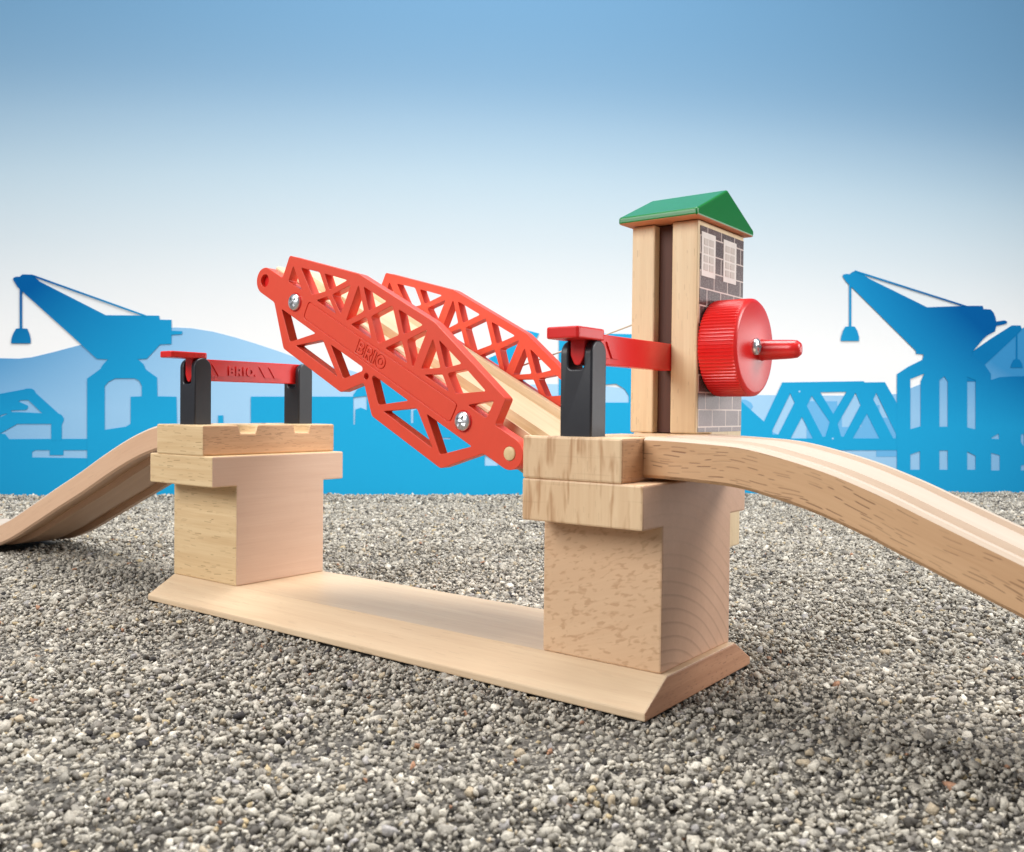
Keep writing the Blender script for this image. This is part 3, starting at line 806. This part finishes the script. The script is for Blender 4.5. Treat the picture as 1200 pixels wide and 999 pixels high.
rp_ = [(.20095, .0656), (.2075, .0655), (.2148, .0652), (.2254, .0645), (.2346, .0627), (.2455, .0597), (.2562, .0557), (.2652, .0517), (.2742, .0477), (.2827, .0440), (.3000, .0364), (.3200, .0278), (.3400, .0198), (.3560, .0146), (.3720, .0118), (.3880, .0108), (.4050, .0108)]
o = ramp("ramp_track", rp_, .0100, .0112, .0510, [M['ramp'], M['ramp_top']])
tag(o, "dark flecked wooden ramp track curving down at right beside the tower", "ramp track")

# ---------------------------------------------------------------- gravel (stuff)
rng = np.random.default_rng(5)
def chips(npts, count):
    """angular crushed chips: convex hulls of a few random points"""
    out = []
    while len(out) < count:
        p = rng.normal(size=(npts, 3)); p /= np.linalg.norm(p, axis=1)[:, None]
        p *= rng.uniform(.8, 1.12, npts)[:, None]
        p *= np.array([rng.uniform(1.0, 1.3), rng.uniform(.75, 1.05), rng.uniform(.5, .85)])
        bm = bmesh.new()
        for q in p: bm.verts.new(q)
        bmesh.ops.convex_hull(bm, input=bm.verts)
        loose = [v for v in bm.verts if not v.link_faces]
        bmesh.ops.delete(bm, geom=loose, context='VERTS')
        bmesh.ops.triangulate(bm, faces=bm.faces)
        bm.verts.index_update()
        out.append((np.array([v.co[:] for v in bm.verts]), np.array([[v.index for v in f.verts] for f in bm.faces])))
        bm.free()
    return out
def gravel_points():
    cx, cy = CAM.x, CAM.y
    sp = .00118
    xs, ys = np.meshgrid(np.arange(-.75, .85, sp), np.arange(-.22, .95, sp * .9))
    x = xs.ravel() + rng.uniform(-.5, .5, xs.size) * sp; y = ys.ravel() + rng.uniform(-.5, .5, xs.size) * sp
    fwd = np.array([-.6048, .7962]); rt = np.array([.7962, .6050])
    dx, dy = x - cx, y - cy
    dep = dx * fwd[0] + dy * fwd[1]; lat = dx * rt[0] + dy * rt[1]
    bd = (x - BA.x) * BN.x + (y - BA.y) * BN.y
    keep = (dep > .06) & (np.abs(lat) < dep * .72 + .05) & (bd > .0085)
    ex = ((x > .0006) & (x < L_ - .0006) & (y > .0006) & (y < WB - .0006)) | ((x < -.158) & (x > -.206) & (y > .0105) & (y < .0513)) | ((x > .372) & (x < .41) & (y > .0105) & (y < .0513))
    keep &= ~ex
    # thin out the far field a little
    keep &= rng.uniform(size=x.size) < np.clip(1.25 - dep * .95, .42, 1.)
    return x[keep], y[keep], dep[keep]
gx, gy, gd = gravel_points()
und = .0007 * (np.sin(gx * 95 + 1.3) * np.sin(gy * 83 + .4) + .7 * np.sin(gx * 47 - gy * 61))
N = len(gx)
size = np.clip(rng.lognormal(math.log(.00064), .44, N), .00030, .0019) * np.clip(.82 + gd * .55, .9, 1.15)
edge = (gx > -.004) & (gx < L_ + .004) & (gy > -.004) & (gy < WB + .004)
size = np.where(edge, np.minimum(size, .0011), size)
gz = rng.uniform(-.0012, .00045, N) + und
gz = np.where(edge, np.minimum(gz, -.0006), gz)
# stone colours: greys with a few tan, ochre and dark chips
pal = np.array([[172, 166, 155], [152, 147, 138], [190, 184, 172], [130, 125, 118], [208, 203, 192], [92, 88, 83], [176, 162, 140], [186, 168, 134], [58, 55, 55], [160, 122, 98], [164, 160, 158]]) / 255.
pw = np.array([.30, .22, .19, .10, .06, .04, .03, .012, .016, .003, .03]); pw /= pw.sum()
ci = rng.choice(len(pal), N, p=pw)
col = np.where(pal[ci] <= .04045, pal[ci] / 12.92, ((pal[ci] + .055) / 1.055) ** 2.4) * rng.uniform(.85, 1.2, N)[:, None]
def build_gravel():
    VV = []; FF = []; CC = []; nv = 0
    kind = rng.integers(0, 48, N)
    for q_, (cv, f) in enumerate(chips(15, 24) + chips(11, 24)):
        idx = np.nonzero(kind == q_)[0]; m = len(idx)
        a = rng.normal(size=(m, 4)); a /= np.linalg.norm(a, axis=1)[:, None]
        tilt = rng.uniform(0, 1, m) < .5
        yaw = rng.uniform(0, 2 * math.pi, m)
        q = np.stack([np.cos(yaw / 2), rng.normal(0, .24, m), rng.normal(0, .24, m), np.sin(yaw / 2)], 1); q /= np.linalg.norm(q, axis=1)[:, None]
        a = np.where(tilt[:, None], q, a)
        w0, x0, y0, z0 = a.T
        R = np.empty((m, 3, 3))
        R[:, 0, 0] = 1 - 2 * (y0 * y0 + z0 * z0); R[:, 0, 1] = 2 * (x0 * y0 - z0 * w0); R[:, 0, 2] = 2 * (x0 * z0 + y0 * w0)
        R[:, 1, 0] = 2 * (x0 * y0 + z0 * w0); R[:, 1, 1] = 1 - 2 * (x0 * x0 + z0 * z0); R[:, 1, 2] = 2 * (y0 * z0 - x0 * w0)
        R[:, 2, 0] = 2 * (x0 * z0 - y0 * w0); R[:, 2, 1] = 2 * (y0 * z0 + x0 * w0); R[:, 2, 2] = 1 - 2 * (x0 * x0 + y0 * y0)
        v = np.einsum('mij,vj->mvi', R, cv) * size[idx][:, None, None]
        v += np.stack([gx[idx], gy[idx], gz[idx]], 1)[:, None, :]
        nvp = len(cv)
        F = f[None] + (np.arange(m) * nvp)[:, None, None] + nv
        VV.append(v.reshape(-1, 3)); FF.append(F.reshape(-1, 3)); CC.append(np.repeat(col[idx] * np.array([1.10, 1.09, 1.07]), nvp, 0))
        nv += m * nvp
    V = np.concatenate(VV).astype(np.float32); F = np.concatenate(FF).astype(np.int32); K = np.concatenate(CC).astype(np.float32)
    me = bpy.data.meshes.new("gravel")
    me.vertices.add(len(V)); me.vertices.foreach_set("co", V.ravel())
    me.loops.add(F.size); me.loops.foreach_set("vertex_index", F.ravel())
    me.polygons.add(len(F)); me.polygons.foreach_set("loop_start", np.arange(0, F.size, 3, dtype=np.int32))
    try: me.polygons.foreach_set("loop_total", np.full(len(F), 3, dtype=np.int32))
    except Exception: pass
    at = me.color_attributes.new("stone", 'FLOAT_COLOR', 'POINT')
    at.data.foreach_set("color", np.concatenate([K, np.ones((len(K), 1), np.float32)], 1).ravel())
    me.update(calc_edges=True)
    print("gravel", N, "stones", len(F), "faces")
    return me
t = NT("crushed_stone")
at = t.n('ShaderNodeAttribute', attribute_name="stone")
tc = t.n('ShaderNodeTexCoord')
n1 = t.noise(tc.outputs['Object'], 1900, 3, .7)
c = t.mix(1.0, at.outputs['Color'], t.ramp(n1, [(.3, (.62, .62, .62, 1)), (.5, (.95, .95, .95, 1)), (.72, (1.25, 1.24, 1.22, 1))]), 'MULTIPLY')
t.l(c, t.b.inputs['Base Color']); t.b.inputs['Roughness'].default_value = .78; t.b.inputs['Specular IOR Level'].default_value = .35
b = t.n('ShaderNodeBump'); b.inputs['Strength'].default_value = .8; b.inputs['Distance'].default_value = .00035
t.l(n1, b.inputs['Height']); t.l(b.outputs[0], t.b.inputs['Normal'])
gv = link("gravel", build_gravel(), t.m)
tag(gv, "loose grey crushed gravel covering the ground under the bridge", "gravel", kind="stuff")
